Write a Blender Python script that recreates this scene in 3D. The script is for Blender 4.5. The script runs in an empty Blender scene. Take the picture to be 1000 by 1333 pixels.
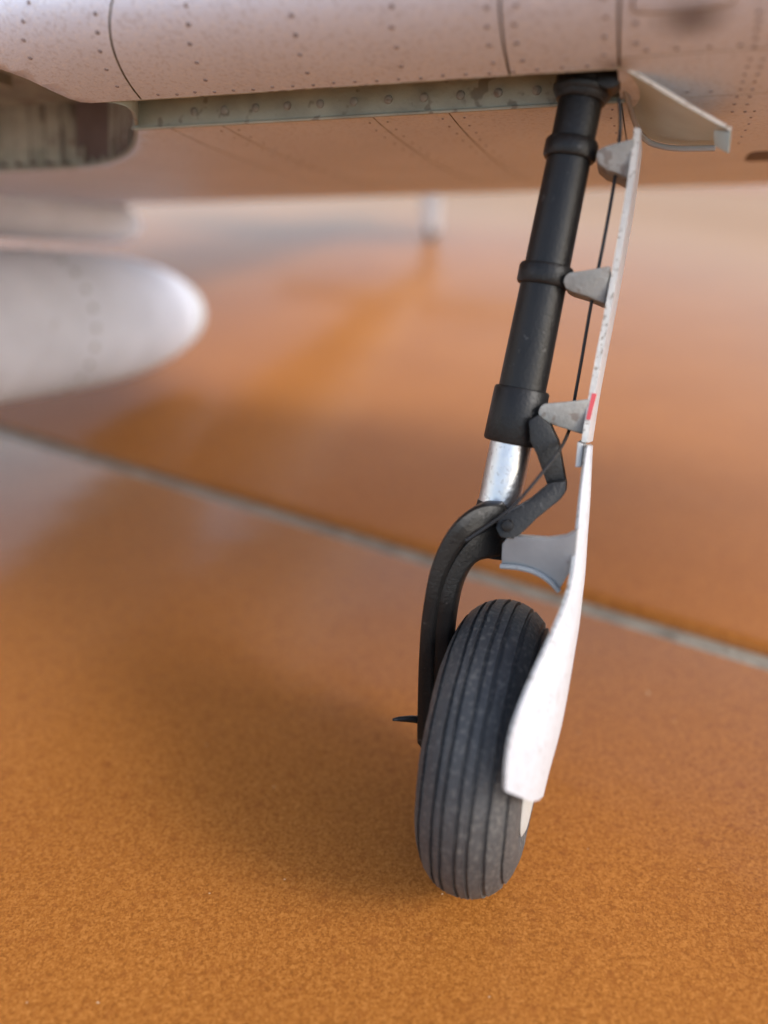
import bpy, bmesh, math, random
from mathutils import Vector, Matrix
random.seed(7)
S = 0.01                       # everything below is laid out in centimetres; 1 unit in Blender = 1 m
R = math.radians
V = Vector
scene = bpy.context.scene
COL = scene.collection

# ------------------------------------------------------------------ camera, world, sun
H, PITCH, F = 4.8, R(27.0), 1100.0
cam_d = bpy.data.cameras.new("camera"); cam = bpy.data.objects.new("camera", cam_d); COL.objects.link(cam)
cam.location = (0, 0, H*S); cam.rotation_euler = (math.pi/2-PITCH, 0, 0)
cam_d.sensor_fit = 'HORIZONTAL'; cam_d.sensor_width = 36; cam_d.lens = F/1000*36
cam_d.clip_start = 0.002; cam_d.clip_end = 500
cam_d.dof.use_dof = True; cam_d.dof.focus_distance = 5.45*S; cam_d.dof.aperture_fstop = 22
scene.camera = cam
w = bpy.data.worlds.new("World"); scene.world = w; w.use_nodes = True
nt = w.node_tree; nt.nodes.clear()
SUN_EL, SUN_AZ = R(32), R(116)           # azimuth clockwise from +Y: front right of the aircraft, behind the camera
sky = nt.nodes.new('ShaderNodeTexSky'); sky.sky_type = 'NISHITA'; sky.sun_disc = False
sky.sun_elevation = SUN_EL; sky.sun_rotation = SUN_AZ; sky.dust_density = 1.5; sky.air_density = 1.0
hs = nt.nodes.new('ShaderNodeHueSaturation'); hs.inputs['Saturation'].default_value = 0.8
bg = nt.nodes.new('ShaderNodeBackground'); bg.inputs['Strength'].default_value = 0.15
out = nt.nodes.new('ShaderNodeOutputWorld')
nt.links.new(sky.outputs[0], hs.inputs['Color']); nt.links.new(hs.outputs[0], bg.inputs[0]); nt.links.new(bg.outputs[0], out.inputs[0])
sl = bpy.data.lights.new("sun", 'SUN'); sun = bpy.data.objects.new("sun", sl); COL.objects.link(sun)
sl.energy = 0.75; sl.angle = R(18); sl.color = (1, 0.98, 0.95)
sd = V((math.sin(SUN_AZ)*math.cos(SUN_EL), math.cos(SUN_AZ)*math.cos(SUN_EL), math.sin(SUN_EL)))
sun.rotation_euler = sd.to_track_quat('Z', 'Y').to_euler()
sun.location = (0.5, -0.5, 0.6)
scene.view_settings.view_transform = 'Standard'; scene.view_settings.look = 'None'
scene.view_settings.exposure = 1.33; scene.view_settings.gamma = 1
scene.render.engine = 'CYCLES'

# ------------------------------------------------------------------ measuring helper: a sight line of the photograph met at a known distance
cP, sP = math.cos(PITCH), math.sin(PITCH)
def ray(px, py):
    u, v = (px-500)/F, (666.5-py)/F
    return V((u, cP+v*sP, -sP+v*cP))
def P(px, py, Y):
    d = ray(px, py); return V((0, 0, H)) + d*(Y/d.y)
def Pz(px, py, z):
    d = ray(px, py); return V((0, 0, H)) + d*((z-H)/d.z)
def proj(p):
    q = p-V((0, 0, H)); dep = q.y*cP-q.z*sP
    return (500+F*q.x/dep, 666.5-F*(q.y*sP+q.z*cP)/dep)

# ------------------------------------------------------------------ materials
def mat(name, col, rough=0.5, metal=0.0, spec=0.5, vary=0.0, vscale=3.0, dark=None, speck=None, bump=0.0, bscale=60.0, coat=0.0, coat_rough=0.2, bdist=0.02, stretch=None):
    """principled material: base colour varied by soft noise, sparse specks, fine bump. Scales are per cm."""
    m = bpy.data.materials.new(name); m.use_nodes = True
    n = m.node_tree; b = n.nodes['Principled BSDF']
    b.inputs['Roughness'].default_value = rough; b.inputs['Metallic'].default_value = metal
    b.inputs['Specular IOR Level'].default_value = spec
    b.inputs['Coat Weight'].default_value = coat; b.inputs['Coat Roughness'].default_value = coat_rough
    geo = n.nodes.new('ShaderNodeNewGeometry'); mp = n.nodes.new('ShaderNodeMapping')
    n.links.new(geo.outputs['Position'], mp.inputs['Vector'])
    mp.inputs['Scale'].default_value = [100*k for k in (stretch or (1, 1, 1))]
    def noise(sc, det=4):
        t = n.nodes.new('ShaderNodeTexNoise'); t.inputs['Scale'].default_value = sc; t.inputs['Detail'].default_value = det
        n.links.new(mp.outputs[0], t.inputs['Vector']); return t
    def ramp(src, stops):
        r = n.nodes.new('ShaderNodeValToRGB'); e = r.color_ramp.elements
        while len(e) < len(stops): e.new(0.5)
        for q, (p, c) in zip(e, stops): q.position = p; q.color = (*c, 1) if len(c) == 3 else c
        n.links.new(src, r.inputs[0]); return r
    cur = None
    c2 = dark or tuple(k*(1-vary) for k in col)
    t = noise(vscale); r = ramp(t.outputs[0], [(0.3, c2), (0.7, col)]); cur = r.outputs[0]
    if speck:                                            # (colour, scale, threshold, amount)
        for (sc_col, sc_s, th, am) in speck:
            t2 = noise(sc_s, 2); r2 = ramp(t2.outputs[0], [(th, (0, 0, 0)), (min(th+0.06, 1), (am, am, am))])
            mx = n.nodes.new('ShaderNodeMix'); mx.data_type = 'RGBA'
            n.links.new(r2.outputs[0], mx.inputs['Factor']); n.links.new(cur, mx.inputs[6]); mx.inputs[7].default_value = (*sc_col, 1)
            cur = mx.outputs[2]
    n.links.new(cur, b.inputs['Base Color'])
    if bump:
        t3 = noise(bscale, 3); bp = n.nodes.new('ShaderNodeBump'); bp.inputs['Strength'].default_value = bump; bp.inputs['Distance'].default_value = bdist*S
        n.links.new(t3.outputs[0], bp.inputs['Height']); n.links.new(bp.outputs[0], b.inputs['Normal'])
    return m

M = {}
M['paint'] = mat('pale_grey_paint', (0.71, 0.75, 0.86), 0.45, vary=0.10, vscale=1.2, speck=[((0.46, 0.44, 0.47), 34, 0.55, 0.38), ((0.78, 0.78, 0.82), 40, 0.56, 0.5)], bump=0.4, bscale=80, bdist=0.008)
M['seam'] = mat('dark_seam', (0.17, 0.135, 0.13), 0.8, vary=0.3)
M['rivet'] = mat('rivet_paint', (0.30, 0.26, 0.27), 0.5, vary=0.4, vscale=4)
M['edge'] = mat('card_edge', (0.42, 0.37, 0.28), 0.8, vary=0.4, vscale=8, speck=[((0.12, 0.09, 0.06), 14, 0.55, 0.8)])
M['primer'] = mat('grey_green_primer', (0.40, 0.42, 0.36), 0.5, vary=0.35, vscale=3.5, speck=[((0.12, 0.10, 0.08), 9, 0.62, 0.6)], bump=0.3, bscale=25)
M['primer_d'] = mat('dusty_primer', (0.42, 0.43, 0.37), 0.65, vary=0.45, vscale=2.5, speck=[((0.15, 0.09, 0.06), 7, 0.6, 0.6)], bump=0.3, bscale=20)
M['bracket'] = mat('weathered_grey_card', (0.33, 0.33, 0.31), 0.55, vary=0.35, vscale=6, speck=[((0.13, 0.09, 0.07), 12, 0.58, 0.6)], bump=0.35, bscale=30)
M['flap'] = mat('pale_primer', (0.44, 0.54, 0.54), 0.4, vary=0.18, vscale=4, bump=0.15, bscale=25)
M['bracket_l'] = mat('blue_grey_paint', (0.39, 0.395, 0.39), 0.4, vary=0.2, vscale=4, speck=[((0.2, 0.18, 0.17), 15, 0.66, 0.5)], bump=0.15, bscale=30)
M['black'] = mat('black_paint', (0.012, 0.011, 0.0105), 0.42, spec=0.36, vary=0.35, vscale=5, speck=[((0.09, 0.085, 0.08), 22, 0.68, 0.5)], bump=0.35, bscale=48, bdist=0.010)
M['black_e'] = mat('worn_black_edge', (0.10, 0.098, 0.10), 0.4, vary=0.6, vscale=10, bump=0.3)
M['piston'] = mat('polished_steel', (0.74, 0.72, 0.72), 0.34, metal=1.0, vary=0.22, vscale=7, speck=[((0.42, 0.38, 0.38), 26, 0.6, 0.5)], bump=0.3, bscale=40, bdist=0.008)
M['rubber'] = mat('dusty_rubber', (0.066, 0.065, 0.064), 0.6, vary=0.35, vscale=2.5, dark=(0.036, 0.037, 0.040), speck=[((0.15, 0.14, 0.125), 34, 0.56, 0.5)], bump=0.5, bscale=40)
M['hub'] = mat('grey_white_hub', (0.46, 0.46, 0.44), 0.5, vary=0.2)
M['door'] = mat('white_card', (0.50, 0.50, 0.53), 0.55, vary=0.08, vscale=3, speck=[((0.24, 0.22, 0.21), 26, 0.66, 0.8), ((0.40, 0.39, 0.40), 38, 0.55, 0.6)], bump=0.5, bscale=32, stretch=(1, 1, 0.4))
M['door_edge'] = mat('white_card_edge', (0.68, 0.66, 0.61), 0.6, vary=0.15, vscale=8, speck=[((0.24, 0.19, 0.14), 34, 0.58, 0.75)], bump=0.5, bscale=35)
M['red'] = mat('red_paint', (0.75, 0.10, 0.11), 0.45, vary=0.2, vscale=12)
M['cable'] = mat('black_cable', (0.016, 0.015, 0.015), 0.45, vary=0.2)
M['tank'] = mat('light_grey_tank_paint', (0.62, 0.64, 0.72), 0.9, vary=0.14, vscale=1.6, speck=[((0.38, 0.37, 0.38), 3.0, 0.68, 0.4)])
M['tip'] = mat('off_white_paint', (0.50, 0.53, 0.55), 0.95, vary=0.05, vscale=1)
M['white'] = mat('white_paint', (0.52, 0.52, 0.54), 0.4, vary=0.05)
M['belly'] = mat('belly_paint', (0.74, 0.76, 0.82), 0.4, vary=0.1, vscale=0.8)
M['grout'] = mat('grey_grout', (0.40, 0.37, 0.30), 0.9, vary=0.45, vscale=3, speck=[((0.16, 0.13, 0.09), 9, 0.6, 0.6)], bump=0.6, bscale=14, bdist=0.05)

def tile_material():
    m = bpy.data.materials.new('terracotta_glaze'); m.use_nodes = True
    n = m.node_tree; b = n.nodes['Principled BSDF']
    geo = n.nodes.new('ShaderNodeNewGeometry'); mp = n.nodes.new('ShaderNodeMapping'); mp.inputs['Scale'].default_value = (100, 100, 100)
    n.links.new(geo.outputs['Position'], mp.inputs['Vector'])
    def noise(sc, det=4, rg=0.5):
        t = n.nodes.new('ShaderNodeTexNoise'); t.inputs['Scale'].default_value = sc; t.inputs['Detail'].default_value = det; t.inputs['Roughness'].default_value = rg
        n.links.new(mp.outputs[0], t.inputs['Vector']); return t.outputs[0]
    def ramp(src, stops):
        r = n.nodes.new('ShaderNodeValToRGB'); e = r.color_ramp.elements
        while len(e) < len(stops): e.new(0.5)
        for q, (p, c) in zip(e, stops): q.position = p; q.color = (*c, 1)
        n.links.new(src, r.inputs[0]); return r.outputs[0]
    def mix(f, a, c):
        x = n.nodes.new('ShaderNodeMix'); x.data_type = 'RGBA'
        if isinstance(f, float): x.inputs['Factor'].default_value = f
        else: n.links.new(f, x.inputs['Factor'])
        n.links.new(a, x.inputs[6])
        if isinstance(c, tuple): x.inputs[7].default_value = (*c, 1)
        else: n.links.new(c, x.inputs[7])
        return x.outputs[2]
    broad = ramp(noise(0.35, 3), [(0.3, (0.34, 0.118, 0.020)), (0.7, (0.43, 0.158, 0.030))])
    vo = n.nodes.new('ShaderNodeTexVoronoi'); vo.inputs['Scale'].default_value = 70; n.links.new(mp.outputs[0], vo.inputs['Vector'])
    av = n.nodes.new('ShaderNodeMix'); av.data_type = 'FLOAT'; av.inputs['Factor'].default_value = 0.16
    sp_ = n.nodes.new('ShaderNodeSeparateColor'); n.links.new(vo.outputs['Color'], sp_.inputs[0])
    n.links.new(noise(30, 7, 0.85), av.inputs[2]); n.links.new(sp_.outputs[0], av.inputs[3])
    grain = ramp(av.outputs[0], [(0.38, (0.13, 0.035, 0.006)), (0.5, (0.34, 0.116, 0.020)), (0.62, (0.57, 0.235, 0.056))])
    c = mix(0.5, broad, grain)
    c = mix(ramp(noise(9, 3), [(0.56, (0, 0, 0)), (0.74, (0.55, 0.55, 0.55))]), c, (0.24, 0.072, 0.014))
    c = mix(ramp(noise(17, 1), [(0.80, (0, 0, 0)), (0.83, (0.8, 0.8, 0.8))]), c, (0.85, 0.66, 0.42))
    n.links.new(c, b.inputs['Base Color'])
    b.inputs['Roughness'].default_value = 0.5; b.inputs['Specular IOR Level'].default_value = 0.06
    b.inputs['Coat Weight'].default_value = 0.36; b.inputs['Coat Roughness'].default_value = 0.18; b.inputs['Coat IOR'].default_value = 1.4
    bp = n.nodes.new('ShaderNodeBump'); bp.inputs['Strength'].default_value = 0.35; bp.inputs['Distance'].default_value = 0.012*S
    n.links.new(noise(22, 3), bp.inputs['Height']); n.links.new(bp.outputs[0], b.inputs['Normal'])
    bp2 = n.nodes.new('ShaderNodeBump'); bp2.inputs['Strength'].default_value = 0.25; bp2.inputs['Distance'].default_value = 0.05*S
    n.links.new(noise(1.3, 2), bp2.inputs['Height']); n.links.new(bp2.outputs[0], b.inputs['Coat Normal'])
    return m
M['tile'] = tile_material()

# ------------------------------------------------------------------ mesh builder (cm)
class MB:
    def __init__(s): s.v = []; s.f = []; s.m = []
    def add(s, vs, fs, mi=0):
        o = len(s.v); s.v += [V(a) for a in vs]
        for f in fs: s.f.append([o+i for i in f]); s.m.append(mi)
    def grid(s, rows, mi=0, close_u=False, close_v=False):
        nr, nc = len(rows), len(rows[0]); fs = []
        for i in range(nr if close_v else nr-1):
            for j in range(nc if close_u else nc-1):
                a, b = i, (i+1) % nr; c, d = j, (j+1) % nc
                fs.append((a*nc+c, a*nc+d, b*nc+d, b*nc+c))
        s.add([p for r in rows for p in r], fs, mi)
    def loft(s, rings, mi=0, caps=True):
        s.grid(rings, mi, close_u=True)
        if caps:
            s.add(rings[0], [list(range(len(rings[0])))[::-1]], mi); s.add(rings[-1], [list(range(len(rings[-1])))], mi)
    def lathe(s, A, d, prof, seg=40, mi=0, caps=True):
        d = d.normalized(); x = d.orthogonal().normalized(); y = d.cross(x)
        s.loft([[A+d*t+(x*math.cos(2*math.pi*k/seg)+y*math.sin(2*math.pi*k/seg))*r for k in range(seg)] for t, r in prof], mi, caps)
    def tube(s, pts, r, seg=10, mi=0):
        rings = []; n = len(pts); up = None
        for i, p in enumerate(pts):
            d = (pts[min(i+1, n-1)]-pts[max(i-1, 0)]).normalized()
            up = d.orthogonal().normalized() if up is None else (up-d*up.dot(d)).normalized()
            q = d.cross(up); rr = r[i] if isinstance(r, (list, tuple)) else r
            rings.append([p+(up*math.cos(2*math.pi*k/seg)+q*math.sin(2*math.pi*k/seg))*rr for k in range(seg)])
        s.loft(rings, mi)
    def prism(s, pts, e, mi=0, mi_side=None):
        n = len(pts); a = [V(p) for p in pts]; b = [p+e for p in a]
        s.add(a, [list(range(n))], mi); s.add(b, [list(range(n))[::-1]], mi)
        s.add(a+b, [(i, i+n, (i+1) % n+n, (i+1) % n) for i in range(n)], mi if mi_side is None else mi_side)
    def mesh(s, name, mats, smooth=True, bevel=0.0, angle=35, weld=True):
        me = bpy.data.meshes.new(name); me.from_pydata([p*S for p in s.v], [], s.f)
        for m in (mats if isinstance(mats, (list, tuple)) else [mats]): me.materials.append(m)
        for p, mi in zip(me.polygons, s.m): p.material_index = mi
        bm = bmesh.new(); bm.from_mesh(me)
        if weld: bmesh.ops.remove_doubles(bm, verts=bm.verts, dist=0.0004*S)
        bmesh.ops.recalc_face_normals(bm, faces=bm.faces)
        if bevel:
            ed = [e for e in bm.edges if len(e.link_faces) == 2 and e.calc_face_angle(0) > R(angle)]
            bmesh.ops.bevel(bm, geom=ed, offset=bevel*S, segments=2, profile=0.6, affect='EDGES', clamp_overlap=True)
        for f in bm.faces: f.smooth = smooth
        for e in bm.edges:
            if len(e.link_faces) == 2 and e.calc_face_angle(0) > R(angle if not bevel else 32): e.smooth = False
        bm.to_mesh(me); bm.free(); return me
    def build(s, name, mats, parent=None, **k):
        o = bpy.data.objects.new(name, s.mesh(name, mats, **k)); COL.objects.link(o); o.parent = parent; return o

def smoothline(pts, n=6):
    out = []
    for i in range(len(pts)-1):
        p0, p1, p2, p3 = pts[max(i-1, 0)], pts[i], pts[i+1], pts[min(i+2, len(pts)-1)]
        for k in range(n):
            t = k/n
            out.append(0.5*((2*p1)+(p2-p0)*t+(2*p0-5*p1+4*p2-p3)*t*t+(3*p1-p0-3*p2+p3)*t**3))
    return out+[pts[-1].copy() if hasattr(pts[-1], 'copy') else pts[-1]]
def lerp(a, b, t): return a+(b-a)*t
def interp(tab, x):
    for (x0, y0), (x1, y1) in zip(tab, tab[1:]):
        if x <= x1: return lerp(y0, y1, (x-x0)/(x1-x0))
    return tab[-1][1]

# ------------------------------------------------------------------ the floor: grout bed with separate tiles
TS, GAP = 40.0, 0.30
jd = (Pz(1000, 857, 0)-Pz(0, 556, 0)).normalized(); jn = V((-jd.y, jd.x, 0))
j0 = Pz(500, 706, 0)
b = MB(); L = 900
b.add([(-L, -L, -0.09), (L, -L, -0.09), (L, L, -0.09), (-L, L, -0.09)], [(0, 1, 2, 3)])
floor = b.build('tiled_floor', M['grout']); floor['kind'] = 'structure'
h = (TS-GAP)/2
rings = []
for ins, z in ((0, -0.8), (0, -0.06), (0.025, -0.02), (0.09, 0.0)):
    q = h-ins; c = 0.12
    ring = []
    for sx, sy, a0 in ((1, 1, 0), (-1, 1, 90), (-1, -1, 180), (1, -1, 270)):
        for k in range(4):
            a = R(a0+k*30); ring.append(V((sx*(q-c)+c*math.cos(a), sy*(q-c)+c*math.sin(a), z)))
    rings.append(ring)
b = MB(); b.loft(rings); tile_me = b.mesh('tile', M['tile'])
ang = math.atan2(jd.y, jd.x)
origin = j0+jn*0 + jd*(4.0-j0.dot(jd))           # a corner of four tiles, just right of the picture
for i in range(-8, 8):
    for j in range(-7, 9):
        o = bpy.data.objects.new('tile', tile_me); COL.objects.link(o); o.parent = floor
        p = origin+jd*((i+0.5)*TS)+jn*((j+0.5)*TS)
        o.location = V((p.x, p.y, random.uniform(-0.006, 0.0) if not (i == -1 and j in (-1, 0)) else 0.0))*S; o.rotation_euler = (0, 0, ang)

# ------------------------------------------------------------------ the aircraft
plane = bpy.data.objects.new('model_aircraft', None); COL.objects.link(plane)
plane['label'] = 'pale grey model fighter plane standing on orange tiles on a black landing gear leg'
plane['category'] = 'model plane'
def empty(name, parent):
    o = bpy.data.objects.new(name, None); COL.objects.link(o); o.parent = parent; return o

TH = R(18.0)
AFT = V((math.sin(TH), math.cos(TH), 0)); INB = V((-math.cos(TH), math.sin(TH), 0)); UP = V((0, 0, 1))
ALPHA, DIH = R(14.5), R(2.8)
def chord(s): return 7.2+0.10*s
def foil(x, side):                # NACA style section, side +1 upper, -1 lower
    t, m_, p = 0.16, 0.02, 0.35
    yt = 5*t*(0.2969*math.sqrt(max(x, 0))-0.126*x-0.3516*x*x+0.2843*x**3-0.1036*x**4)
    yc = m_/p**2*(2*p*x-x*x) if x < p else m_/(1-p)**2*(1-2*p+2*p*x-x*x)
    return yc+side*yt
LIPX = 0.10
def local(s, xf, side, off=0.0):
    C = chord(s); x = xf*C; y = foil(xf, side)*C+side*off
    return x*math.cos(ALPHA)+y*math.sin(ALPHA), -x*math.sin(ALPHA)+y*math.cos(ALPHA)
ULIP = math.sqrt(LIPX)
lip0 = P(745, 93, 5.28)
_a, _h = local(0, LIPX, -1)
LE0 = lip0-AFT*_a-UP*_h
def W(s, xf, side=-1, off=0.0):
    """point on the wing skin: s cm inboard of the gear leg, xf fraction of the chord"""
    a, h_ = local(s, xf, side, off)
    return LE0+INB*s+AFT*a+UP*(h_-s*math.tan(DIH))
def Wu(s, u, off=0.0):            # u runs along the lower skin (u>0) round the nose to the upper skin (u<0); xf=u*u
    side = -1 if u >= 0 else 1
    x = u*u; e = 1e-3
    s = s-0.12*s*max(0.0, min(1.5, 1-u/ULIP)) if s > 0 else s   # the nose tapers towards the root
    p = W(s, x, side)
    if off:
        q0, q1 = (W(s, (u-e)**2, -1 if u-e >= 0 else 1), W(s, (u+e)**2, -1 if u+e >= 0 else 1))
        nrm = (q1-q0).cross(INB).normalized()
        p = p+nrm*off
    return p
# check that the normal points outwards (downwards on the lower skin)
_n = (Wu(1, 0.7, 0.1)-Wu(1, 0.7)); SGN = 1 if _n.z < 0 else -1
def skin(s, u, off=0.0): return Wu(s, u, off*SGN)
def find_s(px, u):                # the span station that is seen at picture column px
    a, b_ = -12.0, 9.0
    for _ in range(60):
        m_ = (a+b_)/2
        if proj(skin(m_, u))[0] > px: a = m_
        else: b_ = m_
    return (a+b_)/2
UREAR = math.sqrt(0.170)
def find_su(px, py):              # the place on the skin (span, u) seen at a picture point
    s_, u_ = 2.0, 0.45
    for _ in range(40):
        x0, y0 = proj(skin(s_, u_)); x1, y1 = proj(skin(s_+.01, u_)); x2, y2 = proj(skin(s_, u_+.005))
        a, b_, c, d = (x1-x0)/.01, (x2-x0)/.005, (y1-y0)/.01, (y2-y0)/.005
        det = a*d-b_*c or 1e-6; ex, ey = px-x0, py-y0
        ds, du = (ex*d-b_*ey)/det, (a*ey-c*ex)/det
        s_ += max(-.4, min(.4, ds)); u_ = max(-.2, min(.95, u_+max(-.08, min(.08, du))))
    return s_, u_
wing = empty('wing', plane)
SO, SI = -9.0, 7.5
S0 = find_s(815, ULIP)                  # outboard end of the leg bay
SA = find_s(664, ULIP); SB = find_s(181, ULIP); 
print('S0,SA,SB', S0, SA, SB)
# wheel well: an outline in (s, chord cm) on the lower skin
_w = [find_su(x, y) for x, y in [(0, 90), (35, 103), (65, 117), (105, 133), (150, 135), (176, 148), (180, 176), (173, 197), (152, 211), (118, 219), (60, 222), (0, 224)]]
_w += [(_w[-1][0]+.5, _w[-1][1]-.01), (_w[-1][0]+1.1, _w[-1][1]-.09), (_w[-1][0]+1.25, 0.36), (_w[0][0]+.9, _w[0][1]-.015), (_w[0][0]+.4, _w[0][1]-.02)]
print('well', [(round(a_, 2), round(b_, 2)) for a_, b_ in _w])
WELL_S = sum(q[0] for q in _w)/len(_w); WELL_U = sum(q[1] for q in _w)/len(_w)
def well_pts(rs):
    pts = smoothline([V((q[0], q[1], 0)) for q in _w]+[V((_w[0][0], _w[0][1], 0))], 3)[:-1]
    return [(q.x, q.y) for q in pts]
def cutter(pts, depth, name):
    b = MB()
    lo = [skin(s_, u_, 0.6) for s_, u_ in pts]; hi = [skin(s_, u_, -depth) for s_, u_ in pts]
    b.loft([lo, hi]); o = bpy.data.objects.new(name, b.mesh(name, M['seam'])); COL.objects.link(o); return o
slot_pts = []
g = 0.012
for s_, u_ in ((S0, ULIP), (S0, UREAR), (SB+0.5, UREAR), (SB+0.5, ULIP)): slot_pts.append((s_, u_))
well_cut = cutter(well_pts(0), 0.62, 'cut_a'); slot_cut = cutter(slot_pts, 0.50, 'cut_b')
def cut(o, cutters):
    for c in cutters:
        md = o.modifiers.new('b', 'BOOLEAN'); md.operation = 'DIFFERENCE'; md.solver = 'EXACT'; md.object = c
    bpy.context.view_layer.update()
    dg = bpy.context.evaluated_depsgraph_get()
    me = bpy.data.meshes.new_from_object(o.evaluated_get(dg)); o.modifiers.clear(); o.data = me
# solid core under the skin
N = 44
us = [-1+2*k/(2*N) for k in range(2*N)]
b = MB(); ss = [SO+0.02, -6, -3, -1, 0, 1, 2, 3, 4, 5.5, SI-0.02]
b.loft([[skin(s_, u_ if abs(u_) < 0.985 else 0.985*(1 if u_ > 0 else -1), -0.022) for u_ in us] for s_ in ss])
core = b.build('spar_core', M['seam'], wing, weld=True)
cut(core, [well_cut, slot_cut])
def panel(s0, s1, u0, u1, cuts=(), gap=0.0075, nu=None, m=None, thick=0.018):
    du = gap/ (2*max(0.3, (u0+u1)/2)*7) if False else gap/7.0
    uu0, uu1 = u0+du*0.7, u1-du*0.7; a, c = s0+gap, s1-gap
    nu = nu or max(3, int(abs(u1-u0)*(90 if cuts else 40))); ns = max(2, int((s1-s0)/(0.16 if cuts else 0.8)))
    b = MB(); top = [[skin(lerp(a, c, j/ns), lerp(uu0, uu1, i/nu)) for j in range(ns+1)] for i in range(nu+1)]
    bot = [[skin(lerp(a, c, j/ns), lerp(uu0, uu1, i/nu), -thick) for j in range(ns+1)] for i in range(nu+1)]
    b.grid(top, 0); b.grid(bot, 0)
    b.grid([top[0], bot[0]], 1); b.grid([top[-1], bot[-1]], 1)
    b.grid([[r[0] for r in top], [r[0] for r in bot]], 1); b.grid([[r[-1] for r in top], [r[-1] for r in bot]], 1)
    o = b.build('skin_panel', [m or M['paint'], M['edge']], wing, angle=30)
    if cuts: cut(o, cuts)
    return o
USEAM = find_su(900, 69)[1]; S1 = find_s(806, USEAM)
spans_front = [SO, -5.5, -2.6, S1, SA, SB-0.02, SB+2.6, SI]
uTE = 0.985
U2 = 0.80
for a, c in zip(spans_front, spans_front[1:]):
    cw = [well_cut] if c > SB+0.01 else []
    if a >= S1-0.01:
        panel(a, c, -0.22, ULIP, cw)
    else:
        panel(a, c, -0.22, USEAM); panel(a, c, USEAM, UREAR)
# rear lower skin
spans_rear = [SO, -5.0, -2.2, S1, find_s(640, 0.62), find_s(560, 0.62), find_s(400, 0.62), SB+0.1, SB+2.6, SI]
for a, c in zip(spans_rear, spans_rear[1:]):
    panel(a, c, UREAR, U2, [well_cut] if c > SB-0.3 else [], gap=0.0045)
    panel(a, c, U2, uTE, gap=0.0045)
# skin either side of the bay between lip and rear edge
panel(S1, S0, ULIP, UREAR)
panel(SB+0.5, SI, ULIP, UREAR, [well_cut])
for a, c in ((SO, -5.5), (-5.5, -1), (-1, 3), (3, SI)):
    panel(a, c, -0.62, -0.22); panel(a, c, -uTE, -0.62)
# wing tip and root closures
# bay lining: rear wall with rivets, front wall, ceiling and ends
b = MB()
e = 0.006
sl_ = [lerp(S0-0.01, find_su(184, 172)[0], k/14) for k in range(15)]
b.grid([[skin(s_, UREAR-0.004, o_) for s_ in sl_] for o_ in (0.004, -0.2, -0.44)])
bay = b.build('bay_wall', M['primer'], wing)
b = MB(); b.grid([[skin(s_, ULIP+0.004, o_) for s_ in sl_] for o_ in (-0.02, -0.2, -0.44)])
b.grid([[skin(s_, u_, -0.44) for s_ in sl_] for u_ in (ULIP+0.004, 0.5, UREAR-0.004)])
b.grid([[skin(S0+0.004, u_, o_) for u_ in (ULIP, UREAR)] for o_ in (0, -0.44)])
b.build('bay_lining', M['primer_d'], wing)
# thin card flange along the rear edge of the bay
b = MB(); b.tube([skin(s_, UREAR-0.004, 0.006) for s_ in sl_], 0.013, 6); b.build('bay_flange', M['primer'], wing)
b = MB(); b.tube([skin(s_, ULIP, -0.006) for s_ in [lerp(S0, SB+0.05, k/14) for k in range(15)]], 0.010, 6); b.build('skin_lip', M['edge'], wing)
# wheel well lining: wall, rim, ceiling with stringers
wp = well_pts(0)
b = MB(); b.grid([[skin(s_, u_, o_) for s_, u_ in wp] for o_ in (-0.003, -0.1, -0.2)], 1, close_u=True)
b.grid([[skin(s_, u_, o_) for s_, u_ in wp] for o_ in (-0.2, -0.4, -0.58)], 0, close_u=True)
b.add([skin(s_, u_, -0.58) for s_, u_ in wp], [list(range(len(wp)))])
b.build('wheel_well', [M['primer_d'], M['primer']], wing)
def inset(k): return [(WELL_S+(s_-WELL_S)*k, WELL_U+(u_-WELL_U)*k) for s_, u_ in wp]
b = MB(); b.grid([[skin(s_, u_, o_) for s_, u_ in inset(k)] for k, o_ in ((0.998, -0.012), (0.975, -0.018), (0.975, -0.034), (0.998, -0.04))], close_u=True, close_v=True)
b.build('well_rim', M['primer'], wing)
for k in range(0, len(wp), 3):                 # stiffeners standing on the well wall
    (s_, u_), (s2_, u2_) = wp[k], wp[(k+1) % len(wp)]
    if u_ < WELL_U: continue
    kk = lambda q, f: WELL_S+(q-WELL_S)*f
    ku = lambda q, f: WELL_U+(q-WELL_U)*f
    m1 = (lerp(s_, s2_, .4), lerp(u_, u2_, .4)); m2 = (lerp(s_, s2_, .6), lerp(u_, u2_, .6))
    b = MB(); b.loft([[skin(kk(m1[0], .999), ku(m1[1], .999), o_), skin(kk(m2[0], .999), ku(m2[1], .999), o_), skin(kk(m2[0], .985), ku(m2[1], .985), o_), skin(kk(m1[0], .985), ku(m1[1], .985), o_)] for o_ in (-0.03, -0.19)])
    b.build('stiffener', M['primer'], wing)
for k in range(5):
    s_ = WELL_S-0.7+k*0.34
    b = MB(); rings = []
    for u_ in [WELL_U-0.06+0.14*q/8 for q in range(9)]:
        rings.append([skin(s_-0.03, u_, -0.575), skin(s_+0.03, u_, -0.575), skin(s_+0.03, u_, -0.48), skin(s_-0.03, u_, -0.48)])
    b.loft(rings); b.build('stringer', M['primer_d'], wing)
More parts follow.
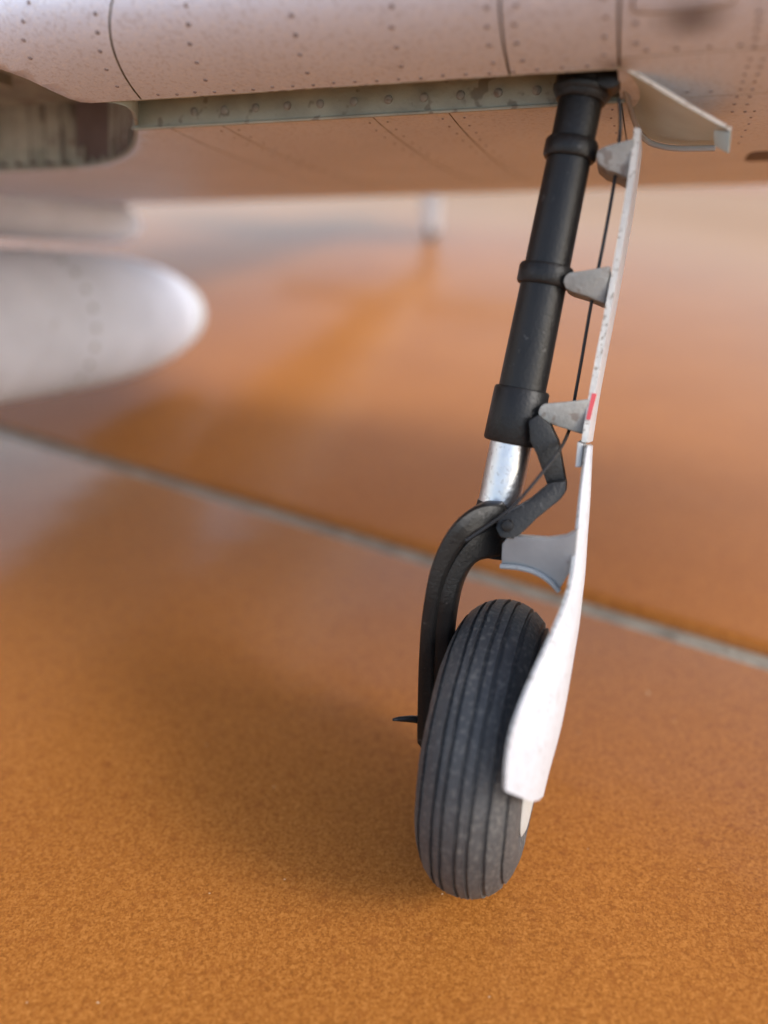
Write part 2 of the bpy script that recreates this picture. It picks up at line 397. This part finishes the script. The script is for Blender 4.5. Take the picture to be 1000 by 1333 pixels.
# rivets: proud heads in rows
b = MB()
def rivet(s_, u_, r=0.0145, hgt=0.006, n=8, off=0.0):
    c = skin(s_, u_, off); nn = (skin(s_, u_, off+0.1)-c).normalized(); x = nn.orthogonal().normalized(); y = nn.cross(x)
    rr = [[c+nn*z+(x*math.cos(2*math.pi*k/n)+y*math.sin(2*math.pi*k/n))*q for k in range(n)] for q, z in ((r, -0.004), (r*0.92, hgt*0.5), (r*0.5, hgt))]
    b.grid(rr, close_u=True); b.add(rr[-1], [list(range(n))])
def row_u(s_, u0, u1, n, **k):
    for i in range(n): rivet(s_+random.uniform(-.012, .012), lerp(u0, u1, (i+0.5)/n), **k)
def row_s(u_, s0, s1, n, **k):
    for i in range(n): rivet(lerp(s0, s1, (i+0.5)/n), u_+random.uniform(-.002, .002), **k)
def row_px(p0, p1, n, **k):
    for i in range(n):
        t_ = (i+0.5)/n; rivet(*find_su(lerp(p0[0], p1[0], t_)+random.uniform(-1, 1), lerp(p0[1], p1[1], t_)), **k)
for col_px in (150, 265, 400, 525): row_u(find_s(col_px, 0.25)+0.02, -0.10, ULIP-0.02, 8)
row_u(SB+0.62, -0.1, 0.20, 6); row_u(SB+1.4, -0.1, 0.18, 6)
for sgn in (-1, 1): row_u(SA+sgn*0.08, -0.10, ULIP-0.015, 9)
row_u(S1+0.075, -0.1, ULIP-.015, 9); row_u(S1-0.075, -0.1, USEAM-.01, 8)
row_s(ULIP-0.011, S0, SB-0.1, 22, r=0.012)
row_px((978, 72), (952, 150), 8, r=0.012); row_px((996, 72), (968, 150), 8, r=0.012); row_px((990, 10), (982, 66), 5)
row_px((985, 140), (960, 190), 6, r=0.010); row_px((820, 66), (985, 58), 4, r=0.013); row_px((880, 120), (940, 118), 2, r=0.013)
for a in spans_rear[3:7]:
    for sgn in (-1, 1): row_u(a+sgn*0.07, UREAR+0.01, U2-0.02, 12, r=0.009)
row_s(U2-0.02, S0, SB, 40, r=0.008)
ob = b.build('rivets', M['rivet'], wing, weld=False); ob['kind'] = 'stuff'
b = MB()                                         # domed rivets on the rear bay wall, their shadows put in as darker grey
for k in range(11):
    s_ = lerp(S0+0.55, SB-0.12, k/10); c = skin(s_, UREAR-0.004, -0.085); nn = -(AFT*math.cos(ALPHA)-UP*math.sin(ALPHA))
    x = nn.orthogonal().normalized(); y = nn.cross(x); rr = [[c+nn*z+(x*math.cos(2*math.pi*q/10)+y*math.sin(2*math.pi*q/10))*r for q in range(10)] for r, z in ((0.030, 0), (0.026, 0.012), (0.012, 0.02))]
    b.grid(rr, close_u=True); b.add(rr[-1], [list(range(10))])
ob = b.build('rivets', M['bracket'], wing, weld=False); ob['kind'] = 'stuff'
# rounded access panel at the top right, and the dark ejector slot further out
def rr_panel(s_c, u_c, ws, wu, name, m, off0, off1, n_=0.5):
    pts = []
    for k in range(28):
        a = 2*math.pi*k/28; ca, sa = math.cos(a), math.sin(a)
        pts.append((s_c+ws*math.copysign(abs(ca)**n_, ca), u_c+wu*math.copysign(abs(sa)**n_, sa)))
    b = MB(); b.loft([[skin(s_, u_, off0) for s_, u_ in pts], [skin(s_, u_, off1) for s_, u_ in pts], [skin(s_c+(s_-s_c)*0.93, u_c+(u_-u_c)*0.93, off1+0.003) for s_, u_ in pts]])
    return b.build(name, m, wing)
sp, up_ = find_su(890, -2)
u0_ = find_su(890, 14)[1]-up_
rr_panel(sp, up_, 0.235, u0_, 'access_panel', M['seam'], -0.01, 0.003)
rr_panel(sp, up_, 0.226, u0_-0.004, 'access_panel', M['paint'], -0.01, 0.008)
rr_panel(*find_su(995, 203), 0.13, 0.030, 'ejector_slot', M['seam'], -0.01, 0.004)
for c in (well_cut, slot_cut): bpy.data.objects.remove(c)

def add_stain(m, pos, radius, col, amt):
    n = m.node_tree; bs = n.nodes['Principled BSDF']; src = bs.inputs['Base Color'].links[0].from_socket
    geo = next(q for q in n.nodes if q.type == 'NEW_GEOMETRY')
    d = n.nodes.new('ShaderNodeVectorMath'); d.operation = 'DISTANCE'; d.inputs[1].default_value = pos*S
    n.links.new(geo.outputs['Position'], d.inputs[0])
    k = n.nodes.new('ShaderNodeMapRange'); k.interpolation_type = 'SMOOTHSTEP'
    k.inputs['From Min'].default_value = 0; k.inputs['From Max'].default_value = radius*S; k.inputs['To Min'].default_value = amt; k.inputs['To Max'].default_value = 0
    n.links.new(d.outputs['Value'], k.inputs['Value'])
    x = n.nodes.new('ShaderNodeMix'); x.data_type = 'RGBA'; n.links.new(k.outputs[0], x.inputs['Factor']); n.links.new(src, x.inputs[6]); x.inputs[7].default_value = (*col, 1)
    n.links.new(x.outputs[2], bs.inputs['Base Color'])
add_stain(M['paint'], skin(*find_su(902, 22)), 0.24, (0.10, 0.08, 0.08), 0.75)      # soot below the access panel
add_stain(M['paint'], skin(*find_su(800, 86)), 0.16, (0.20, 0.15, 0.11), 0.6)
# fairing door hinged at the outboard end of the bay
fd = MB()
fr = [P(803, 84, 5.22), P(850, 112, 5.20), P(905, 145, 5.20), P(951, 171, 5.22)]
bk = [P(820, 138, 5.75), P(838, 174, 6.0), P(870, 187, 5.98), P(930, 190, 5.85)]
def plate(rows_front, rows_back, th, nrm, n=6, dish=0.0):
    rows = []
    for a, c in zip(smoothline(rows_front, 4), smoothline(rows_back, 4)):
        rows.append([lerp(a, c, k/n)+nrm*(dish*math.sin(math.pi*k/n)) for k in range(n+1)])
    return rows
nrm = (fr[-1]-fr[0]).cross(bk[1]-fr[0]).normalized()
if nrm.z < 0: nrm = -nrm
rows = plate(fr, bk, 0.04, nrm, dish=0.03)
bot = rows; top = [[p+nrm*0.022 for p in r] for r in rows]
fd.grid(bot, 0); fd.grid(top, 1); fd.grid([[r[0] for r in bot], [r[0] for r in top]], 1); fd.grid([[r[-1] for r in bot], [r[-1] for r in top]], 1)
fd.grid([bot[0], top[0]], 1); fd.grid([bot[-1], top[-1]], 1)
fair = fd.build('fairing_door', [M['flap'], M['door_edge']], plane)
b = MB(); ee = [P(929, 170, 5.3), P(951, 171, 5.22), P(948, 200, 5.25), P(930, 190, 5.4)]
b.prism(ee, V((0.02, 0.03, 0.0))+AFT*0.03); b.build('end_tab', M['flap'], fair, bevel=0.006)
b = MB(); b.tube([p+V((0, -0.01, -0.012)) for p in smoothline([P(813, 112, 5.5), P(834, 172, 5.9), P(868, 189, 5.9), P(931, 190, 5.75)], 5)], 0.018, 8)
b.build('rolled_edge', M['bracket_l'], fair)

# ------------------------------------------------------------------ landing gear leg
LA = P(764, 92, 5.58); LB = P(648, 664, 4.80); LD = (LB-LA).normalized()
def t_at(py):
    lo, hi = -1.0, 4.0
    for _ in range(50):
        m_ = (lo+hi)/2
        if proj(LA+LD*m_)[1] < py: lo = m_
        else: hi = m_
    return lo
def axis(py): return LA+LD*t_at(py)
E = (AFT-LD*AFT.dot(LD)).normalized()            # aft, square to the leg
OUT = LD.cross(E).normalized()
if OUT.x < 0: OUT = -OUT
gear = empty('gear_leg', plane)
b = MB(); t0, t1 = t_at(100), t_at(560)
b.lathe(LA, LD, [(t0, .128), (t_at(200), .130), (t_at(350), .138), (t_at(480), .147), (t1, .149)], 48)
b.build('strut_tube', M['black'], gear)
def collar(y0, y1, r0, r1=None, name='collar', bev=0.02):
    r1 = r1 or r0; b = MB(); a, c = t_at(y0), t_at(y1)
    b.lathe(LA, LD, [(a, r0-.03), (a+.004, r0-bev*.5), (a+bev, r0), (c-bev, r1), (c-.004, r1-bev*.5), (c, r1-.03)], 48)
    return b.build(name, M['black'], gear)
collar(80, 134, .168, .160, bev=0.035); collar(112, 126, .174, .172)
collar(182, 209, .157); collar(345, 373, .166); collar(505, 577, .172, .178, 'sleeve', 0.018)
b = MB(); q = axis(108)+OUT*.15-E*.06                                # lug beside the top collar
b.lathe(q-E*.10, E, [(0, .05), (.01, .07), (.14, .07), (.15, .05)], 20); b.build('lug', M['black'], gear)
b = MB(); b.lathe(LA, LD, [(t_at(565), .132), (t_at(690), .132)], 48); b.build('piston', M['piston'], gear)
# fork: a yoke round the piston, then an outer and an inner rib curving down to the axle on the inboard side
WC = P(637, 961, 4.24); WR = 0.947; WC.z = WR-0.007
TW = R(18.0); WAFT = V((math.sin(TW), math.cos(TW), 0)); WOUT = V((math.cos(TW), -math.sin(TW), 0))
b = MB()
def ribbon(px_l, px_r, Ys, depth, b):
    rings = []
    l = smoothline([V((x, y, 0)) for x, y in px_l], 6); r = smoothline([V((x, y, 0)) for x, y in px_r], 6); n_ = len(l)
    for i in range(n_):
        Y = interp(Ys, i/(n_-1)); a = P(l[i].x, l[i].y, Y); c = P(r[i].x, r[i].y, Y)
        w_ = (c-a); dd = V((0.28, 0.9, -0.3)).normalized()*depth
        k = 0.2
        rings.append([a+dd*k, a+w_*0.12, a+w_*0.5-dd*0.004, c-w_*0.12, c+dd*k, c+dd, a+dd])
    b.loft(rings)
ribbon([(652, 655), (618, 660), (586, 686), (561, 735), (548, 800), (543, 870), (541, 965)],
       [(668, 676), (640, 684), (606, 706), (579, 752), (567, 805), (563, 870), (562, 990)],
       [(0, 4.62), (0.3, 4.45), (0.6, 4.36), (1, 4.34)], 0.20, b)
fork = b.build('fork', [M['black']], gear, bevel=0.007, angle=28)
b = MB()
ribbon([(662, 672), (638, 684), (605, 706), (578, 752), (566, 805), (561, 870), (553, 960)],
       [(668, 728), (646, 728), (620, 733), (600, 760), (589, 805), (583, 868), (574, 952)],
       [(0, 4.66), (0.3, 4.50), (0.6, 4.41), (1, 4.39)], 0.17, b)
b.build('fork', [M['black']], gear, bevel=0.007, angle=28)
b = MB(); b.lathe(LA, LD, [(t_at(652), .08), (t_at(655), .138), (t_at(700), .150), (t_at(722), .13)], 40); b.build('yoke', M['black'], gear)
b = MB(); b.tube([P(511, 937, 4.36), P(520, 936, 4.36), P(536, 936, 4.38), P(560, 938, 4.42)], [.008, .017, .024, .03], 12); b.build('axle_pin', M['black'], gear)
# torque link: two flat arms with rounded ends
def link(pl, Y0, Y1, depth, name='torque_link'):
    n_ = len(pl); y0 = min(p[1] for p in pl); y1 = max(p[1] for p in pl)
    b = MB(); b.prism([P(x, y, lerp(Y0, Y1, (y-y0)/(y1-y0))) for x, y in pl], V((.25, .9, -.3)).normalized()*depth)
    return b.build(name, M['black'], gear, bevel=0.012)
link([(688, 548), (700, 540), (716, 552), (727, 575), (737, 630), (736, 640), (722, 646), (712, 630), (698, 590), (690, 575)], 4.76, 4.62, .16)
link([(737, 626), (737, 640), (730, 650), (700, 674), (682, 692), (668, 702), (652, 700), (645, 688), (650, 674), (664, 666), (690, 650), (716, 628)], 4.60, 4.42, .13)
b = MB(); b.lathe(P(697, 556, 4.72), V((.2, .9, -.3)), [(.025, .015), (.03, .034), (.04, .038), (.2, .038)], 20); b.build('link_bolt', M['black'], gear)
b = MB(); b.lathe(P(660, 686, 4.40), V((.2, .9, -.3)), [(.02, .015), (.025, .032), (.035, .036), (.2, .036)], 20); b.build('link_bolt', M['black'], gear)
# brake cable
cb = [(806, 128, 5.38), (808, 160, 5.36), (803, 215, 5.34), (796, 260, 5.25), (785, 320, 5.15), (770, 395, 5.12), (757, 470, 5.06), (748, 520, 5.02), (743, 552, 5.0), (737, 570, 4.75), (727, 588, 4.56), (712, 608, 4.50), (690, 635, 4.44), (672, 655, 4.41), (655, 670, 4.39), (636, 684, 4.385), (606, 704, 4.36)]
b = MB(); b.tube(smoothline([P(*q) for q in cb], 5), .0105, 8); b.build('brake_cable', M['cable'], gear)

# ------------------------------------------------------------------ wheel
wheel = empty('wheel', plane)
b = MB(); prof = []
HW = 0.315                                        # half width
ngr = 7
gx = [lerp(-0.235, 0.235, k/(ngr-1))+random.uniform(-.013, .013) for k in range(ngr)]
def tyre_r(x):
    a = min(abs(x)/HW, 1.0)
    return WR-0.34*(1-(1-a**2.15)**0.52)
xs = []
k = -HW
pts = [(-0.20, 0.50), (-0.25, 0.54)]
seq = [(x_, 0) for x_ in [-HW*math.cos(R(a)) for a in (0, 8, 16, 24, 32)]]
x_ = -0.26
prof = [(-0.17, 0.47), (-0.22, 0.50), (-0.285, 0.56), (-0.312, 0.63)]
smpl = sorted(set([round(-0.312+0.624*k/80, 4) for k in range(81)]+[round(q+d_, 4) for q in gx for d_ in (-0.0125, -0.0085, 0, 0.0085, 0.0125)]))
for x_ in smpl:
    r_ = tyre_r(x_)
    dmin = min(abs(x_-q) for q in gx)
    if dmin < 0.010: r_ -= 0.019
    elif dmin < 0.016: r_ += 0.003
    prof.append((x_, r_))
prof += [(0.312, 0.63), (0.285, 0.56), (0.22, 0.50), (0.17, 0.47)]
b.lathe(WC, WOUT, prof, 120, caps=False)
for p in b.v:                                       # hand-cut tread wanders a little
    q = p-WC; a_ = math.atan2(q.z, q.dot(WAFT)); x_ = q.dot(WOUT)
    p += WOUT*(0.0016*math.sin(a_*9+x_*21)+0.0009*math.sin(a_*23+x_*40)+0.0006*math.sin(a_*51-x_*60))
for p in b.v:                                       # the flat where it stands
    p.z = max(p.z, 0.0015)
b.build('tyre', M['rubber'], wheel, angle=40)
b = MB(); b.lathe(WC, WOUT, [(-0.16, .10), (-0.18, .30), (-0.17, .48), (0.17, .50), (0.25, .50), (0.305, .515), (0.32, .48), (0.325, .30), (0.35, .12), (0.355, .02)], 60); b.build('hub', M['hub'], wheel)

# ------------------------------------------------------------------ gear doors
def door_y(py): return axis(py).y-0.20
door = MB(); rows_f = []
fpx = [(827, 166), (822, 205), (813, 265), (793, 378), (770, 500), (758, 575)]
fr = smoothline([P(x-1, y, door_y(y)) for x, y in fpx], 5)
thv = OUT*0.036
for p in fr:
    rows_f.append([p, p+thv, p+thv+E*0.42+OUT*0.02, p+thv+E*0.80, p+E*0.80, p+E*0.42+OUT*0.02])
door.loft(rows_f)
for i, f in enumerate(door.f):
    pass
ud = MB(); ud.v = door.v; ud.f = door.f; ud.m = door.m
# front edge faces get the card-edge material
for i, f in enumerate(ud.f):
    if len(f) == 4 and set(k % 6 for k in f) == {0, 1}: ud.m[i] = 1
gd = ud.build('gear_door', [M['door'], M['door_edge']], plane, angle=40)
# red marking wrapped on the front edge and outer face
ra, rb = P(767.5, 511, door_y(511)), P(759.5, 545, door_y(545))
b = MB(); k1 = -E*0.004
b.loft([[p+k1+OUT*.016, p+k1+OUT*0.041, p+OUT*0.041+E*.30, p+OUT*.044+E*.30] for p in (ra, rb)]); b.build('red_marking', M['red'], gd)
b = MB(); b.prism([P(760, 578, 4.70), P(757, 608, 4.62), P(749, 608, 4.62), P(752, 575, 4.70)], E*0.4); b.build('hinge_tab', M['bracket_l'], gd, bevel=0.006)
def bracket(poly, Yt, Yd, depth, name='bracket', m='bracket', par=None, bev=0.02):
    x0 = min(p[0] for p in poly); x1 = max(p[0] for p in poly)
    b = MB(); b.prism([P(x, y, lerp(Yt, Yd, (x-x0)/(x1-x0))) for x, y in poly], E*depth)
    return b.build(name, M[m], par or gd, bevel=bev)
bracket([(776, 203), (778, 195), (784, 191), (800, 186), (827, 179), (823, 236), (806, 226), (790, 221), (779, 212)], axis(200).y-.165, door_y(205)+.01, .26)
bracket([(733, 366), (736, 358), (742, 354), (765, 351), (796, 345), (788, 396), (765, 386), (745, 380), (736, 375)], axis(365).y-.175, door_y(370)+.01, .26)
bracket([(700, 537), (703, 529), (709, 525), (735, 523), (768, 519), (760, 566), (735, 558), (713, 551), (703, 545)], axis(537).y-.185, door_y(540)+.01, .26)
# lower door: a curved shell that wraps the outer front of the tyre
lr = [(580, 765, 771, 4.66, 4.70), (620, 759, 769, 4.55, 4.60), (660, 755, 767, 4.43, 4.50), (700, 752, 764, 4.30, 4.40), (745, 747, 761, 4.14, 4.28), (780, 739, 757, 4.00, 4.18), (815, 725, 753, 3.86, 4.08), (850, 709, 747, 3.73, 3.98),
      (885, 693, 741, 3.61, 3.89), (925, 677, 733, 3.48, 3.79), (960, 666, 725, 3.39, 3.72), (1000, 660, 714, 3.32, 3.66), (1030, 659, 706, 3.28, 3.62)]
rows_o, rows_i = [], []
for (y, xf_, xr_, Yf, Yr) in lr:
    a, c = P(xf_, y, Yf), P(xr_, y+(8 if y > 1000 else 4 if y > 900 else 0), Yr)
    d_ = P(xr_+4, y, Yr+0.5)-V((0.035, 0, 0))
    mid = (a+c)/2+V((0.03, -0.05, 0))*min(1, (xr_-xf_)/40)
    o_ = smoothline([a, mid, c, (c+d_)/2+V((0.012, 0, 0)), d_], 4)
    rows_o.append(o_)
    inn = []
    for k, p in enumerate(o_):
        t_ = (o_[min(k+1, len(o_)-1)]-o_[max(k-1, 0)]); n_ = V((t_.y, -t_.x, 0)).normalized()
        inn.append(p-n_*0.026)
    rows_i.append(inn)
def resample(rows): return [list(r) for r in zip(*[smoothline(list(c), 3) for c in zip(*rows)])]
rows_o, rows_i = resample(rows_o), resample(rows_i)
b = MB(); b.grid(rows_o, 0); b.grid(rows_i, 2); b.grid([[r[0] for r in rows_o], [r[0] for r in rows_i]], 1); b.grid([[r[-1] for r in rows_o], [r[-1] for r in rows_i]], 1)
b.grid([rows_o[0], rows_i[0]], 1); b.grid([rows_o[-1], rows_i[-1]], 1)
ld = b.build('lower_gear_door', [M['door'], M['door_edge'], M['bracket_l']], plane, angle=45)
lb = [(653, 722), (654, 708), (662, 698), (685, 700), (712, 702), (736, 699), (752, 691), (748, 735), (728, 768), (716, 755), (697, 744), (675, 738), (653, 736)]
b = MB(); b.prism([P(x, y, lerp(4.47, 4.22, (x-653)/99)) for x, y in lb], E*0.14); lbk = b.build('bracket', M['bracket_l'], ld, bevel=0.008)
b = MB(); b.tube(smoothline([P(x, y, lerp(4.45, 4.21, (x-653)/99)) for x, y in [(652, 737), (675, 739), (697, 745), (715, 756), (728, 770)]], 5), .017, 8); b.build('flange', M['bracket_l'], ld)

# ------------------------------------------------------------------ fuselage, drop tank, tail wheel (far and out of focus)
TIP = P(252, 406, 15.6)
tk = R(11.0); TF = V((-math.sin(TH)*math.cos(tk), -math.cos(TH)*math.cos(tk), math.sin(tk)))
b = MB(); RT = 0.99; prof = []
for k in range(0, 15):
    t_ = k/14; prof.append((3.5*t_*t_, RT*math.sqrt(max(0, 1-(1-t_*t_)**2.0))))
prof += [(5.0, RT), (7.5, RT)]
for k in range(1, 12):
    t_ = k/12; prof.append((7.5+3.2*t_, RT*math.sqrt(1-t_**2.2)))
cut_t = 0.95
tank = empty('drop_tank', plane)
b.lathe(TIP, TF, [p for p in prof if p[0] >= cut_t], 56); b.build('tank_shell', M['tank'], tank)
b = MB(); pp = [p for p in prof if p[0] <= cut_t]; pp.append((cut_t+0.1, interp(prof, cut_t+0.1)-0.004)); b.lathe(TIP, TF, pp, 56); b.build('tail_cap', M['tip'], tank)
b = MB()                                                # band of fasteners round the tank
for q in range(24):
    a = 2*math.pi*q/24; x = TF.orthogonal().normalized(); y = TF.cross(x)
    c = TIP+TF*4.3+(x*math.cos(a)+y*math.sin(a))*RT; n_ = (x*math.cos(a)+y*math.sin(a))
    b.lathe(c-n_*.01, n_, [(0, .05), (.03, .04)], 8)
ob = b.build('fasteners', M['bracket'], tank, weld=False); ob['kind'] = 'stuff'
# rack between tank and belly
b = MB(); rings = []
q0 = P(168, 290, 14.2)
for t_, w_, h_ in ((0, .10, .10), (.12, .30, .26), (.5, .40, .34), (2.0, .45, .36), (6.0, .45, .36)):
    c = q0+TF*t_; rings.append([c+INB*w_*math.cos(2*math.pi*k/20)+UP*h_*math.sin(2*math.pi*k/20) for k in range(20)])
b.loft(rings); b.build('tank_rack', M['tank'], plane)
# fuselage: tapering body above the wing root running back to the tail wheel
TWH = P(561, 308, 30.0); TWH.z = 0.37
b = MB(); rings = []
bx = TIP+INB*0.1
for d_, rx, rz, zb in ((-14, 1.2, 1.5, 4.6), (-11, 1.9, 2.2, 4.05), (-7, 2.05, 2.5, 3.75), (0, 1.95, 2.4, 3.05), (6, 1.5, 1.9, 2.5), (11, 1.0, 1.4, 2.05), (14.5, .7, 1.0, 1.75), (18, .3, .6, 1.75), (20, .06, .25, 2.1)):
    c = V((bx.x, bx.y, 0))+AFT*d_+UP*(zb+rz); rings.append([c+INB*rx*math.cos(2*math.pi*k/36)+UP*rz*math.sin(2*math.pi*k/36) for k in range(36)])
b.loft(rings); b.build('fuselage', M['belly'], plane)
tw = empty('tail_wheel', plane)
b = MB(); b.lathe(TWH-INB*.16, INB, [(0, .22), (.04, .34), (.16, .37), (.28, .34), (.32, .22)], 36); b.build('tyre', M['rubber'], tw)
b = MB(); b.loft([[TWH+UP*z+INB*(w_*sx)+AFT*(0.35*sy) for sx, sy in ((-1, -1), (1, -1), (1, 1), (-1, 1))] for z, w_ in ((-0.1, .2), (0.5, .24), (1.5, .28))]); b.build('strut_cover', M['white'], tw, bevel=0.05)
for k in (0.6, 0.35): pass
# far wing on the other side of the fuselage and the tailplane
b = MB(); rings = []
for s_, k in ((SI-0.02, 1), (SI+14, .72)):
    c0 = W(SI-0.02, 0.3)
    rings.append([c0+((skin(SI-0.02, u_)-c0)*k)+INB*(s_-SI)+UP*(max(0, s_-SI-2)*.10) for u_ in us])
b.loft(rings); b.build('far_wing', M['paint'], plane)
b = MB(); c = V((bx.x, bx.y, 0))+AFT*15+UP*3.1
for sgn in (-1, 1):
    b.loft([[c+INB*sgn*o_+AFT*(ch_*x_+o_*.1)+UP*z_ for x_, z_ in ((-.5, 0), (-.3, .12), (.5, 0), (-.3, -.12))] for o_, ch_ in ((0.3, 3.2), (5.2, 1.9))])
b.build('tailplane', M['belly'], plane)
print('lip', proj(skin(SB, ULIP)), proj(skin(SA, ULIP)), 'rear', proj(skin(SB, UREAR)), proj(skin(SA, UREAR)), 'TE', proj(skin(0, .98)), proj(skin(2, .98)), proj(skin(-3, .98)))
